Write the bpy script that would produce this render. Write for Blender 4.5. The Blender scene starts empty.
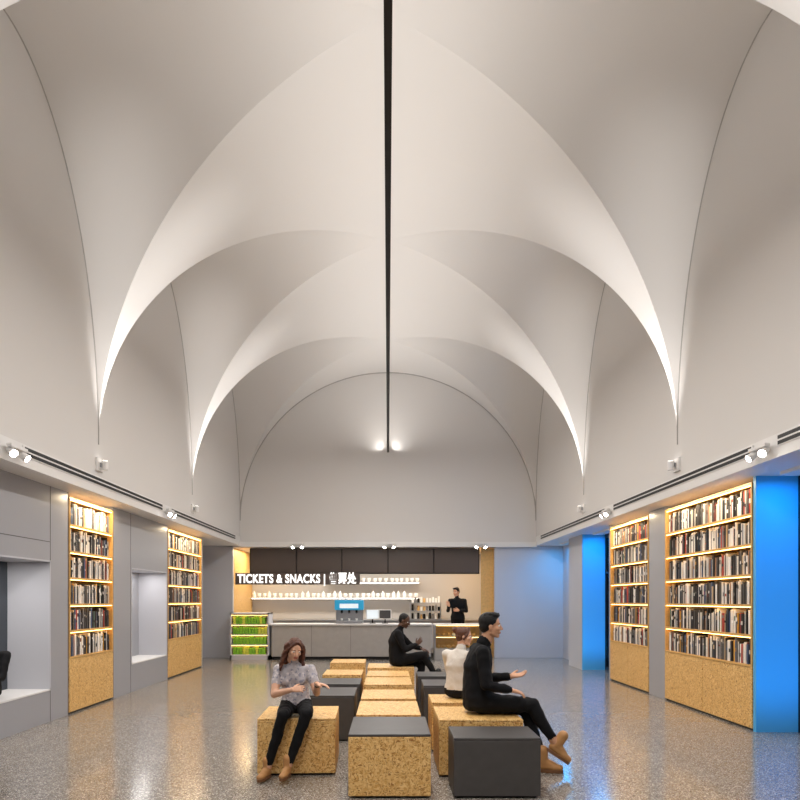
import bpy, bmesh, math, random
import numpy as np
from mathutils import Vector, Matrix, Quaternion, noise
random.seed(7)
S = bpy.context.scene
try:
    S.view_settings.view_transform = 'Standard'
    S.view_settings.look = 'None'
except Exception as e:
    print(e)
V = Vector

# ------------------------------------------------------------------ materials
def lin(c):
    return tuple(((x/255)/12.92 if x/255 <= 0.04045 else ((x/255+0.055)/1.055)**2.4) for x in c) + (1.0,)

def mat(name, col, rough=0.5, metal=0.0, emit=None, estr=0.0, bump=0.0, bscale=40, var=0.0, spec=0.5):
    m = bpy.data.materials.new(name); m.use_nodes = True
    nt = m.node_tree; b = nt.nodes['Principled BSDF']
    c = lin(col)
    b.inputs['Base Color'].default_value = c
    b.inputs['Roughness'].default_value = rough
    b.inputs['Metallic'].default_value = metal
    b.inputs['Specular IOR Level'].default_value = spec
    if emit:
        b.inputs['Emission Color'].default_value = lin(emit)
        b.inputs['Emission Strength'].default_value = estr
    if bump or var:
        tc = nt.nodes.new('ShaderNodeTexCoord')
        n = nt.nodes.new('ShaderNodeTexNoise'); n.inputs['Scale'].default_value = bscale
        n.inputs['Detail'].default_value = 4
        nt.links.new(tc.outputs['Object'], n.inputs['Vector'])
        if bump:
            bp = nt.nodes.new('ShaderNodeBump'); bp.inputs['Strength'].default_value = bump
            bp.inputs['Distance'].default_value = 0.02
            nt.links.new(n.outputs['Fac'], bp.inputs['Height'])
            nt.links.new(bp.outputs['Normal'], b.inputs['Normal'])
        if var:
            r = nt.nodes.new('ShaderNodeValToRGB')
            r.color_ramp.elements[0].position = 0.3; r.color_ramp.elements[1].position = 0.7
            r.color_ramp.elements[0].color = tuple(x*(1-var) for x in c[:3])+(1,)
            r.color_ramp.elements[1].color = tuple(min(1, x*(1+var)) for x in c[:3])+(1,)
            nt.links.new(n.outputs['Fac'], r.inputs['Fac'])
            nt.links.new(r.outputs['Color'], b.inputs['Base Color'])
    return m

def osb_material(name, lo, mid, hi):
    m = bpy.data.materials.new(name); m.use_nodes = True
    nt = m.node_tree; b = nt.nodes['Principled BSDF']; L = nt.links.new
    tc = nt.nodes.new('ShaderNodeTexCoord')
    nz = nt.nodes.new('ShaderNodeTexNoise'); nz.inputs['Scale'].default_value = 9
    L(tc.outputs['Object'], nz.inputs['Vector'])
    vm = nt.nodes.new('ShaderNodeVectorMath'); vm.operation = 'MULTIPLY_ADD'
    vm.inputs[1].default_value = (0.12, 0.12, 0.12)
    L(nz.outputs['Color'], vm.inputs[0]); L(tc.outputs['Object'], vm.inputs[2])
    cols = []
    for i, (sc, rot) in enumerate([((44, 60, 140), (0.5, 0.4, 0.3)), ((150, 58, 48), (-0.5, 0.7, 0.9)), ((58, 160, 70), (1.1, -0.6, 0.5))]):
        mp = nt.nodes.new('ShaderNodeMapping'); mp.inputs['Scale'].default_value = sc
        mp.inputs['Rotation'].default_value = rot
        L(vm.outputs[0], mp.inputs['Vector'])
        v = nt.nodes.new('ShaderNodeTexVoronoi'); v.inputs['Scale'].default_value = 1.0
        L(mp.outputs['Vector'], v.inputs['Vector'])
        r = nt.nodes.new('ShaderNodeValToRGB')
        e = r.color_ramp.elements
        e[0].color = lin(lo); e[1].color = lin(hi); e[0].position = 0.02; e[1].position = 0.95
        k = e.new(0.30); k.color = lin(mid)
        sp = nt.nodes.new('ShaderNodeSeparateColor'); L(v.outputs['Color'], sp.inputs['Color'])
        L(sp.outputs['Red'], r.inputs['Fac'])
        cols.append((r.outputs['Color'], sp.outputs['Green']))
    prev = cols[0][0]
    for c, g in cols[1:]:
        gt = nt.nodes.new('ShaderNodeMath'); gt.operation = 'GREATER_THAN'; gt.inputs[1].default_value = 0.5
        L(g, gt.inputs[0])
        mx = nt.nodes.new('ShaderNodeMix'); mx.data_type = 'RGBA'
        L(gt.outputs[0], mx.inputs['Factor']); L(prev, mx.inputs['A']); L(c, mx.inputs['B']); prev = mx.outputs['Result']
    L(prev, b.inputs['Base Color'])
    b.inputs['Roughness'].default_value = 0.5
    return m

def terrazzo():
    m = bpy.data.materials.new('terrazzo_floor'); m.use_nodes = True
    nt = m.node_tree; b = nt.nodes['Principled BSDF']; L = nt.links.new
    tc = nt.nodes.new('ShaderNodeTexCoord')
    base = nt.nodes.new('ShaderNodeTexNoise'); base.inputs['Scale'].default_value = 3
    L(tc.outputs['Object'], base.inputs['Vector'])
    rb = nt.nodes.new('ShaderNodeValToRGB')
    rb.color_ramp.elements[0].color = lin((124, 116, 107)); rb.color_ramp.elements[1].color = lin((142, 134, 125))
    L(base.outputs['Fac'], rb.inputs['Fac'])
    prev = rb.outputs['Color']
    for sc, lo, hi, th in [(34, (96, 88, 80), (172, 165, 156), 0.32), (70, (70, 64, 60), (204, 197, 188), 0.38), (120, (64, 60, 56), (222, 216, 208), 0.38)]:
        v = nt.nodes.new('ShaderNodeTexVoronoi'); v.inputs['Scale'].default_value = sc
        L(tc.outputs['Object'], v.inputs['Vector'])
        sp = nt.nodes.new('ShaderNodeSeparateColor'); L(v.outputs['Color'], sp.inputs['Color'])
        r = nt.nodes.new('ShaderNodeValToRGB')
        r.color_ramp.elements[0].color = lin(lo); r.color_ramp.elements[1].color = lin(hi)
        r.color_ramp.interpolation = 'CONSTANT'; r.color_ramp.elements[1].position = 0.5
        L(sp.outputs['Red'], r.inputs['Fac'])
        lt = nt.nodes.new('ShaderNodeMath'); lt.operation = 'LESS_THAN'; lt.inputs[1].default_value = th
        L(v.outputs['Distance'], lt.inputs[0])
        gt = nt.nodes.new('ShaderNodeMath'); gt.operation = 'GREATER_THAN'; gt.inputs[1].default_value = 0.4
        L(sp.outputs['Green'], gt.inputs[0])
        mu = nt.nodes.new('ShaderNodeMath'); mu.operation = 'MULTIPLY'
        L(lt.outputs[0], mu.inputs[0]); L(gt.outputs[0], mu.inputs[1])
        mx = nt.nodes.new('ShaderNodeMix'); mx.data_type = 'RGBA'
        L(mu.outputs[0], mx.inputs['Factor']); L(prev, mx.inputs['A']); L(r.outputs['Color'], mx.inputs['B'])
        prev = mx.outputs['Result']
    L(prev, b.inputs['Base Color'])
    b.inputs['Roughness'].default_value = 0.16
    return m

def glass(name, col=(235, 242, 245)):
    m = bpy.data.materials.new(name); m.use_nodes = True
    nt = m.node_tree; nt.nodes.clear()
    o = nt.nodes.new('ShaderNodeOutputMaterial')
    t = nt.nodes.new('ShaderNodeBsdfTransparent'); t.inputs['Color'].default_value = lin(col)
    g = nt.nodes.new('ShaderNodeBsdfGlossy'); g.inputs['Roughness'].default_value = 0.03
    fr = nt.nodes.new('ShaderNodeFresnel'); fr.inputs['IOR'].default_value = 1.45
    mx = nt.nodes.new('ShaderNodeMixShader')
    nt.links.new(fr.outputs[0], mx.inputs[0]); nt.links.new(t.outputs[0], mx.inputs[1]); nt.links.new(g.outputs[0], mx.inputs[2])
    nt.links.new(mx.outputs[0], o.inputs[0])
    return m

M = {}
M['plaster'] = mat('vault_plaster', (228, 225, 222), 0.85, bump=0.03, bscale=60)
M['plaster_wall'] = mat('upper_wall_plaster', (222, 219, 216), 0.85, bump=0.03, bscale=60)
M['panel'] = mat('grey_wall_panel', (162, 162, 167), 0.36)
M['panel_light'] = mat('light_grey_panel', (194, 194, 200), 0.4)
M['blue_light_tint'] = mat('reveal_blue_light_tint', (84, 176, 232), 0.45)  # blue light falling on the reveals, put into their base colour
M['white'] = mat('white_paint', (232, 230, 228), 0.5)
M['barwall'] = mat('bar_back_wall', (184, 178, 172), 0.5)
M['gap'] = mat('shadow_gap', (104, 101, 99), 0.8)
M['painted_shade_line'] = mat('arch_shadow_line', (178, 174, 170), 0.8)  # grey that imitates the soft shadow along the arch edges
M['black'] = mat('black_metal', (22, 21, 21), 0.4, metal=0.3)
M['dark'] = mat('dark_laminate', (72, 69, 68), 0.45, var=0.06, bscale=14)
M['menu'] = mat('menu_board_brown', (84, 72, 66), 0.35)
M['osb'] = osb_material('osb_board', (164, 108, 48), (218, 166, 90), (242, 206, 140))
M['wood'] = mat('shelf_wood', (216, 170, 102), 0.5, var=0.10, bscale=20)
M['floor'] = terrazzo()
M['glass'] = glass('clear_glass')
M['darkglass'] = mat('dark_glass', (62, 68, 76), 0.12)
M['led_warm'] = mat('warm_led', (255, 220, 160), 0.5, emit=(255, 198, 112), estr=10)
M['led_white'] = mat('white_led', (255, 250, 240), 0.5, emit=(255, 248, 238), estr=6)
M['lamp'] = mat('spot_lens', (255, 255, 255), 0.5, emit=(255, 250, 240), estr=40)
M['signw'] = mat('sign_white', (250, 250, 250), 0.5, emit=(255, 252, 248), estr=1.3)
M['ceramic'] = mat('white_ceramic', (238, 236, 232), 0.25)
M['steel'] = mat('brushed_steel', (170, 172, 176), 0.3, metal=0.9)
M['counter'] = mat('counter_front', (168, 163, 158), 0.5, var=0.04, bscale=8)
M['teal'] = mat('teal_screen', (40, 150, 190), 0.3, emit=(40, 150, 200), estr=0.4)
M['green'] = mat('green_pack', (120, 180, 50), 0.5)
M['green2'] = mat('lime_pack', (200, 210, 80), 0.5)
M['screen'] = mat('screen_light', (210, 220, 225), 0.3, emit=(225, 235, 240), estr=0.6)

# ------------------------------------------------------------------ mesh builder
class MB:
    def __init__(s):
        s.v = []; s.f = []; s.m = []; s.s = []; s.mats = []
    def mi(s, m):
        if m not in s.mats: s.mats.append(m)
        return s.mats.index(m)
    def add(s, vs, fs, m, smooth=False):
        o = len(s.v); s.v.extend([tuple(p) for p in vs])
        ml = m if isinstance(m, list) else None
        k0 = None if ml else s.mi(m)
        for i, f in enumerate(fs):
            s.f.append(tuple(int(o+j) for j in f)); s.s.append(smooth)
            s.m.append(s.mi(ml[i]) if ml else k0)
    def box(s, x0, x1, y0, y1, z0, z1, m):
        x0, x1 = min(x0, x1), max(x0, x1); y0, y1 = min(y0, y1), max(y0, y1); z0, z1 = min(z0, z1), max(z0, z1)
        s.add([(x0,y0,z0),(x1,y0,z0),(x1,y1,z0),(x0,y1,z0),(x0,y0,z1),(x1,y0,z1),(x1,y1,z1),(x0,y1,z1)],
              [(0,3,2,1),(4,5,6,7),(0,1,5,4),(1,2,6,5),(2,3,7,6),(3,0,4,7)], m)
    def bbox(s, x0, x1, y0, y1, z0, z1, m, bev=0.012, seg=3, rot=0.0):
        bm = bmesh.new(); bmesh.ops.create_cube(bm, size=1)
        for v in bm.verts:
            v.co = V((v.co.x*(x1-x0), v.co.y*(y1-y0), v.co.z*(z1-z0)))
        bmesh.ops.bevel(bm, geom=bm.edges[:], offset=bev, segments=seg, affect='EDGES', profile=0.5)
        c = V(((x0+x1)/2, (y0+y1)/2, (z0+z1)/2)); R = Matrix.Rotation(rot, 3, 'Z')
        bm.verts.index_update()
        s.add([R @ v.co + c for v in bm.verts], [[v.index for v in f.verts] for f in bm.faces], m)
        bm.free()
    def cyl(s, p, q, r1, r2, m, n=16, smooth=True):
        p = V(p); q = V(q); d = (q-p).normalized()
        a = d.orthogonal().normalized(); b = d.cross(a)
        vs = []
        for c, r in ((p, r1), (q, r2)):
            for i in range(n):
                t = 2*math.pi*i/n; vs.append(c + a*math.cos(t)*r + b*math.sin(t)*r)
        s.add(vs, [(i, (i+1) % n, n+(i+1) % n, n+i) for i in range(n)], m, smooth)
        s.add(vs, [tuple(range(n-1, -1, -1)), tuple(range(n, 2*n))], m)
    def lathe(s, c, prof, m, n=16):
        c = V(c); vs = []; fs = []
        for r, z in prof:
            for i in range(n):
                t = 2*math.pi*i/n; vs.append(c + V((r*math.cos(t), r*math.sin(t), z)))
        for k in range(len(prof)-1):
            for i in range(n):
                fs.append((k*n+i, k*n+(i+1) % n, (k+1)*n+(i+1) % n, (k+1)*n+i))
        s.add(vs, fs, m, True)
    def build(s, name, parent=None):
        me = bpy.data.meshes.new(name); me.from_pydata(s.v, [], s.f)
        for m in s.mats: me.materials.append(m)
        me.polygons.foreach_set('material_index', s.m); me.polygons.foreach_set('use_smooth', s.s)
        me.update()
        ob = bpy.data.objects.new(name, me); S.collection.objects.link(ob)
        if parent: ob.parent = parent
        return ob

# ------------------------------------------------------------------ room shell
R = 4.1; ZS = 3.8; BAY = 4.4; YB = 18.0; NB = 5; YF = YB - NB*BAY
WL = 4.45

def webs(mb):
    N = 40; U = 48
    for b in range(NB):
        yc = YB - BAY*(b+0.5); h = BAY/2
        for kind in range(4):
            vs = []; fs = []
            sg = 1 if kind % 2 == 0 else -1
            for i in range(N+1):
                a = math.pi/2*i/N
                for j in range(U+1):
                    u = -1 + 2*j/U; ph = u*a
                    if kind < 2:
                        vs.append((R*math.sin(ph), yc + sg*h*math.sin(a), ZS + R*math.cos(ph)))
                    else:
                        vs.append((sg*R*math.sin(a), yc + h*math.sin(ph), ZS + R*math.cos(ph)))
            W = U+1
            for i in range(N):
                for j in range(U):
                    if i == 0:
                        fs.append((i*W, (i+1)*W+j, (i+1)*W+j+1))
                    else:
                        fs.append((i*W+j, (i+1)*W+j, (i+1)*W+j+1, i*W+j+1))
            mb.add(vs, fs, M['plaster'], True)
mb = MB(); webs(mb); mb.build('ceiling')

def lunette_wall(name, sg):
    mb = MB()
    for b in range(NB):
        yc = YB - BAY*(b+0.5); h = BAY/2; K = 64
        vs = []
        for k in range(K+1):
            ph = -math.pi/2 + math.pi*k/K
            y = yc + h*math.sin(ph)
            vs.append((sg*R, y, 3.3)); vs.append((sg*R, y, ZS + R*math.cos(ph)))
        mb.add(vs, [(2*k, 2*k+2, 2*k+3, 2*k+1) for k in range(K)], M['plaster_wall'])
    mb.box(sg*(R-0.01), sg*(R+0.12), YF, YB+0.2, 3.1, 3.35, M['white'])
    mb.box(sg*R, sg*5.45, YF, YB+0.2, 3.101, 3.16, M['white'])
    return mb

def painted_shade_arcs(name, arcs, r=0.010, m='painted_shade_line'):  # thin grey tubes drawn in place of shade where vault meets wall
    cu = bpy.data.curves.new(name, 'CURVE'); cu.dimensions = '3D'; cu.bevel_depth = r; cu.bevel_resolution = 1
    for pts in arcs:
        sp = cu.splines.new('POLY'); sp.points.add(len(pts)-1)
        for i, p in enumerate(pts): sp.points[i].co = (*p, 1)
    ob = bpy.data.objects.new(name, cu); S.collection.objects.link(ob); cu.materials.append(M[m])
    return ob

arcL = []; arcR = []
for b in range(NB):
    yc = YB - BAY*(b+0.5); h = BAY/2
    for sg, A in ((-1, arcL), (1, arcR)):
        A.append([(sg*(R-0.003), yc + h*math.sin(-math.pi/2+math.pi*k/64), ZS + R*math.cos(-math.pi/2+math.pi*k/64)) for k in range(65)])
painted_shade_arcs('painted_arch_shade_1', arcL); painted_shade_arcs('painted_arch_shade_2', arcR)
painted_shade_arcs('painted_arch_shade_3', [[(R*math.sin(-math.pi/2+math.pi*k/80), YB-0.01, ZS+R*math.cos(-math.pi/2+math.pi*k/80)) for k in range(81)]], 0.022)

mb = lunette_wall('wall_left', -1)
def seg(mb, sg, y0, y1, z0=0, z1=3.1, xi=WL, xo=5.3, m='panel'):
    mb.box(sg*xi, sg*xo, y0, y1, z0, z1, M[m])
NL = (5.2, 8.56); N2 = (11.25, 13.05)
seg(mb, -1, YF, NL[0]); seg(mb, -1, NL[1], 9.05); seg(mb, -1, 10.52, N2[0]); seg(mb, -1, N2[1], 13.12)
seg(mb, -1, 15.5, 15.6)
for n, z0, z1 in ((NL, 0.41, 2.12), (N2, 0.48, 2.16)):
    seg(mb, -1, n[0], n[1], 0, z0); seg(mb, -1, n[0], n[1], z1, 3.1)
    mb.box(-5.3, -5.0, n[0], n[1], z0, z1, M['darkglass'] if n is NL else M['panel'])
    t = 0.02
    mb.box(-5.0, -4.44, n[0], n[1], z0, z0+t, M['white'])
    mb.box(-5.0, -4.44, n[0], n[1], z1-t, z1, M['panel_light'])
    mb.box(-5.0, -4.44, n[1]-t, n[1], z0, z1, M['panel_light'])
    mb.box(-5.0, -4.44, n[0], n[0]+t, z0, z1, M['panel_light'])
mb.box(-5.3, -4.85, 9.05, 10.52, 0, 3.1, M['panel']); mb.box(-5.3, -4.85, 13.12, 15.5, 0, 3.1, M['panel'])
mb.box(-5.3, -5.15, 15.6, YB, 0, 3.1, M['panel'])
for y in (NL[1]+0.005, 9.04, 10.53, 11.24, 4.0, 2.0):
    mb.box(-4.452, -4.448, y-0.006, y+0.006, 0, 3.1, M['gap'])
for y0, y1 in ((YF, 8.55),):
    mb.box(-4.452, -4.448, y0, y1, 2.36, 2.37, M['gap'])
mb.build('wall_left')

mb = lunette_wall('wall_right', 1)
seg(mb, 1, YF, -1.0); seg(mb, 1, 2.2, 4.6); seg(mb, 1, 7.86, 7.92, m='blue_light_tint'); seg(mb, 1, 10.44, 11.08); seg(mb, 1, 13.0, 13.08)
seg(mb, 1, 14.91, 16.0, m='panel_light'); seg(mb, 1, 14.86, 14.91, m='blue_light_tint')
mb.box(4.85, 5.3, 7.92, 10.44, 0, 3.1, M['panel']); mb.box(4.85, 5.3, 11.08, 13.0, 0, 3.1, M['panel'])
mb.box(4.85, 5.3, 17.2, YB, 0, 3.1, M['panel_light'])
mb.build('wall_right')

def window(name, y0, y1, x=4.96):
    mb = MB(); f = 0.05
    mb.box(x, x+0.08, y0, y1, 0, 0.08, M['black']); mb.box(x, x+0.08, y0, y1, 3.02, 3.1, M['black'])
    n = max(1, round((y1-y0)/1.2))
    for i in range(n+1):
        y = y0 + (y1-y0)*i/n
        a = max(y0, y-f/2); b_ = min(y1, y+f/2)
        if i == 0: b_ = y0+f
        if i == n: a = y1-f
        mb.box(x, x+0.08, a, b_, 0.08, 3.02, M['black'])
    mb.box(x, x+0.08, y0, y1, 2.2, 2.24, M['black'])
    mb.box(x+0.03, x+0.045, y0, y1, 0.08, 3.02, M['glass'])
    mb.build(name)
window('window_1', 4.6, 7.86); window('window_2', 13.08, 14.86); window('window_3', 16.0, 17.2, 4.90); window('window_4', -1.0, 2.2)

mb = MB(); K = 96; vs = []
for k in range(K+1):
    ph = -math.pi/2+math.pi*k/K
    vs.append((R*math.sin(ph), YB, 3.16)); vs.append((R*math.sin(ph), YB, ZS+R*math.cos(ph)))
mb.add(vs, [(2*k, 2*k+2, 2*k+3, 2*k+1) for k in range(K)], M['plaster_wall'])
mb.box(-5.3, -4.3, YB, YB+0.12, 0, 3.1, M['panel_light']); mb.box(2.95, 5.3, YB, YB+0.12, 0, 3.1, M['panel_light'])
mb.box(-R, R, YB-0.12, YB+0.15, 3.06, 3.2, M['white'])
mb.box(-4.42, -4.3, YB+0.12, 20.7, 0, 3.1, M['osb']); mb.box(2.95, 3.07, YB+0.12, 20.7, 0, 3.1, M['osb'])
mb.box(2.60, 2.95, YB+0.16, YB+0.20, 0.0, 3.05, M['wood'])
mb.box(-4.3, 2.95, 20.6, 20.7, 0, 3.1, M['barwall']); mb.box(-4.42, 3.07, YB, 20.7, 3.06, 3.12, M['white'])
mb.build('wall_back')
mb = MB(); mb.box(-5.3, 5.3, YF-0.1, YF, 0, 3.3, M['panel_light'])
vs = []
for k in range(K+1):
    ph = -math.pi/2+math.pi*k/K
    vs.append((R*math.sin(ph), YF, 3.3)); vs.append((R*math.sin(ph), YF, ZS+R*math.cos(ph)))
mb.add(vs, [(2*k, 2*k+2, 2*k+3, 2*k+1) for k in range(K)], M['plaster_wall'])
mb.build('wall_front')
mb = MB(); mb.box(-5.4, 5.4, YF-0.2, 20.8, -0.1, 0, M['floor']); mb.build('floor')

def vents(name, sg):
    mb = MB(); x = sg*(R-0.022)
    brk = [YF+0.3, 0.2, 4.6, 7.05, 12.0, 17.6]
    for a, b_ in zip(brk[:-1], brk[1:]):
        a += 0.22; b_ -= 0.22
        mb.box(x, sg*(R+0.002), a, b_, 3.215, 3.335, M['white'])
        for z in (3.225, 3.283):
            mb.box(x-sg*0.003, sg*R, a+0.03, b_-0.03, z, z+0.038, M['black'])
    return mb.build(name)
vents('air_vent_grille', -1); vents('air_vent_grille', 1)

# ------------------------------------------------------------------ lights
def area(name, loc, size, sizey, power, col, direction, spread=180):
    l = bpy.data.lights.new(name, 'AREA'); l.shape = 'RECTANGLE'; l.size = size; l.size_y = sizey
    l.energy = power; l.color = col; l.spread = math.radians(spread)
    o = bpy.data.objects.new(name, l); o.location = loc
    o.rotation_euler = V(direction).to_track_quat('-Z', 'Y').to_euler()
    S.collection.objects.link(o); return o
def spot(name, loc, target, power, col, ang=60, blend=0.5, rad=0.04):
    l = bpy.data.lights.new(name, 'SPOT'); l.energy = power; l.color = col
    l.spot_size = math.radians(ang); l.spot_blend = blend; l.shadow_soft_size = rad
    o = bpy.data.objects.new(name, l); o.location = loc
    o.rotation_euler = (V(target)-V(loc)).to_track_quat('-Z', 'Y').to_euler()
    S.collection.objects.link(o); return o
WARM = (1, 0.96, 0.915)
mb = MB()
mb.box(-0.03, 0.03, YF+0.3, YB-0.12, 5.66, 5.74, M['black'])
mb.box(-0.015, 0.015, YF+0.3, YB-0.12, 5.741, 5.745, M['led_white'])
mb.build('linear_pendant_light')
o = area('linear_uplight', (0, (YF+YB)/2, 5.80), 0.06, YB-YF-1.0, 165, WARM, (0, 0, 1))
o.rotation_euler = (math.pi, 0, 0)
o = area('added_room_fill', (0, (YF+YB)/2-0.8, 5.64), 0.05, YB-YF-3.4, 540, WARM, (0, 0, -1))  # added fill light below the bar for soft general room lighting
o.rotation_euler = (0, 0, 0)
for sx in (-1, 1):
    spot('end_uplight', (sx*0.10, YB-0.18, 5.70), (sx*0.5, YB, 6.2), 9, WARM, 110, 1.0, 0.03)

def uplight(sg, y):
    mb = MB()
    x = sg*(R-0.001)
    mb.box(x, x-sg*0.03, y-0.10, y+0.10, 3.42, 3.60, M['white'])
    mb.box(x-sg*0.03, x-sg*0.05, y-0.02, y+0.02, 3.48, 3.54, M['steel'])
    mb.cyl((x-sg*0.10, y, 3.44), (x-sg*0.10, y, 3.56), 0.04, 0.045, M['white'])
    mb.cyl((x-sg*0.10, y, 3.561), (x-sg*0.10, y, 3.565), 0.035, 0.035, M['led_white'])
    mb.build('pier_uplight')
    spot('pier_uplight_lamp', (x-sg*0.16, y, 3.60), (sg*3.6, y, 6.2), 520, (1, 0.975, 0.95), 44, 1.0, 0.04)
for k in range(1, NB):
    yy = YB - BAY*k
    for sg in (-1, 1): uplight(sg, yy)

def twin(x, y, z, dirs, along='y'):
    mb = MB()
    a = V((0, 1, 0)) if along == 'y' else V((1, 0, 0))
    c = V((x, y, z))
    mb.bbox(c.x-(0.16 if along == 'x' else 0.03), c.x+(0.16 if along == 'x' else 0.03), c.y-(0.16 if along == 'y' else 0.03), c.y+(0.16 if along == 'y' else 0.03), c.z-0.02, c.z+0.02, M['white'], 0.006, 2)
    for s_, d in zip((-1, 1), dirs):
        d = V(d).normalized(); p = c + a*0.11*s_ + V((0, 0, -0.06))
        mb.cyl(c + a*0.11*s_, p, 0.012, 0.012, M['white'])
        mb.cyl(p - d*0.05, p + d*0.06, 0.036, 0.045, M['white'])
        mb.cyl(p + d*0.0605, p + d*0.064, 0.038, 0.038, M['lamp'])
    mb.build('twin_spotlight')
    for s_, d in zip((-1, 1), dirs):
        d = V(d).normalized(); p = c + a*0.11*s_ + V((0, 0, -0.06)) + d*0.09
        spot('twin_spotlight_lamp', p, p+d, 62, WARM, 100, 0.9, 0.04)
for sg in (-1, 1):
    for y in (0.2, 7.05, 12.0):
        twin(sg*(R-0.08), y, 3.25, [(-sg*0.9, -0.6, -0.7), (-sg*0.9, 0.1, -0.7)])
for x in (-2.48, 0.03, 2.54):
    twin(x, YB-0.2, 3.14, [(-0.3, -0.8, -0.9), (0.3, -0.8, -0.9)], 'x')

BL = (0.0, 0.40, 1.0)
def blue(x, y0, y1, p):
    mb = MB(); mb.box(x-0.1, x+0.1, y0, y1, 3.06, 3.098, M['white']); mb.build('blue_ceiling_strip')
    o = area('blue_strip_lamp', (x, (y0+y1)/2, 3.05), 0.18, y1-y0, p, BL, (0, 0, -1)); o.rotation_euler = (0, 0, 0)
blue(4.68, 6.3, 7.6, 26)
blue(4.70, 13.3, 14.6, 28)
blue(4.66, 16.3, 17.3, 34)
spot('blue_reveal_wash', (4.75, 6.2, 0.25), (4.7, 7.86, 1.4), 80, BL, 90, 0.8, 0.08)
spot('blue_reveal_wash', (4.75, 13.3, 0.25), (4.7, 14.86, 1.4), 60, BL, 90, 0.8, 0.08)
for y, z, p in ((7.4, 2.08, 18), (12.15, 2.12, 11)):
    area('niche_lamp', (-4.72, y, z), 0.2, 1.4, p, (1, 0.97, 0.94), (0, 0, -1)).rotation_euler = (0, 0, 0)

# ------------------------------------------------------------------ bookcases
bcols = [(26,25,26),(48,46,47),(84,82,82),(128,126,126),(206,203,198),(236,233,228),(168,60,48),(150,110,80),(70,88,120),(190,170,140),(222,218,210),(36,46,60),(110,54,46),(244,242,238),(200,150,60),(80,110,100)]
BM = [mat('book_%d' % i, c, 0.6) for i, c in enumerate(bcols)]
BW = [9,8,5,4,5,4,1.4,0.7,1.5,1.5,4,2,1,4,0.6,0.6]
def bookcase(sg, y0, y1):
    mb = MB(); xf = sg*(WL-0.01); xb = sg*4.84; z0 = 0.8; z1 = 3.04; t = 0.03
    mb.box(xf+sg*0.03, xb, y0+0.005, y1-0.005, 0.0, 0.05, M['black'])
    n = 2
    for i in range(n):
        a = y0 + (y1-y0)*i/n + 0.004; b_ = y0 + (y1-y0)*(i+1)/n - 0.004
        mb.bbox(min(xf, xf+sg*0.025), max(xf, xf+sg*0.025), a, b_, 0.03, z0-0.02, M['osb'], 0.003, 1)
    mb.box(xf+sg*0.03, xb, y0+0.004, y1-0.004, 0.05, z0-0.03, M['osb'])
    mb.box(xf, xb, y0+0.004, y0+t, z0-0.02, z1, M['wood']); mb.box(xf, xb, y1-t, y1-0.004, z0-0.02, z1, M['wood'])
    mb.box(xb, xb-sg*0.015, y0+t, y1-t, z0, z1, M['wood'])
    nr = 6; pitch = (z1-z0)/nr
    for k in range(nr+1):
        z = z0 + pitch*k
        mb.box(xf, xb-sg*0.015, y0+t, y1-t, z-0.030, z, M['wood'])
        if k > 0:
            mb.box(xf+sg*0.010, xf+sg*0.026, y0+t+0.01, y1-t-0.01, z-0.040, z-0.0302, M['led_warm'])
    mb.build('bookcase')
    bk = MB()
    for k in range(nr):
        z = z0 + pitch*k + 0.001; y = y0+t+0.005
        while y < y1-t-0.02:
            if random.random() < 0.01: y += random.uniform(0.02, 0.05); continue
            w = random.uniform(0.018, 0.042); h = random.uniform(0.235, 0.315); dp = random.uniform(0.16, 0.22)
            if y+w > y1-t-0.003: break
            m = random.choices(BM, BW)[0]; x0 = xf+sg*(0.040+random.uniform(0, 0.022))
            bk.box(x0, x0+sg*dp, y, y+w-0.001, z, z+h, m)
            if random.random() < 0.5:
                m2 = random.choices(BM, BW)[0]; zz = z+h*random.uniform(0.3, 0.75)
                bk.box(x0-sg*0.001, x0, y+0.001, y+w-0.003, zz, zz+random.uniform(0.02, 0.06), m2)
            y += w
    bk.build('shelved_books')
for sg, y0, y1 in ((-1, 9.06, 10.51), (-1, 13.13, 15.49), (1, 7.93, 10.43), (1, 11.09, 12.99)):
    bookcase(sg, y0, y1)
    o = area('bookcase_top_lamp', (sg*(WL-0.14), (y0+y1)/2, 3.07), 0.03, y1-y0-0.2, 16, (1, 0.80, 0.54), (0, 0, -1))
    o.rotation_euler = (0, -sg*0.35, 0)

# ------------------------------------------------------------------ benches
def bench(x0, x1, y0, y1, kind, h=0.52, rot=0.0):
    mb = MB(); m = M['osb'] if kind != 'dark' else M['dark']; top = M['osb'] if kind == 'osb' else M['dark']
    mb.bbox(x0+0.03, x1-0.03, y0+0.03, y1-0.03, 0.0, 0.04, M['black'], 0.004, 1, rot)
    mb.bbox(x0, x1, y0, y1, 0.02, h-0.022, m, 0.006, 2, rot)
    mb.bbox(x0, x1, y0, y1, h-0.021, h, top, 0.006, 2, rot)
    return mb.build('osb_seating_block' if kind != 'dark' else 'dark_seating_block')
bench(-0.32, 0.345, 5.23, 6.02, 'mix')
bench(-0.30, 0.31, 6.12, 6.95, 'osb'); bench(-0.30, 0.31, 7.12, 7.85, 'osb')
bench(-0.31, 0.31, 8.3, 9.1, 'osb'); bench(-0.31, 0.31, 9.25, 9.95, 'osb'); bench(-0.33, 0.42, 10.35, 11.1, 'osb')
bench(-1.20, -0.49, 5.92, 6.62, 'osb', rot=0.03)
bench(-0.95, -0.38, 7.35, 8.05, 'dark'); bench(-0.92, -0.36, 8.35, 9.0, 'dark'); bench(-0.95, -0.38, 9.4, 10.1, 'osb'); bench(-1.0, -0.4, 11.2, 11.9, 'osb')
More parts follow.
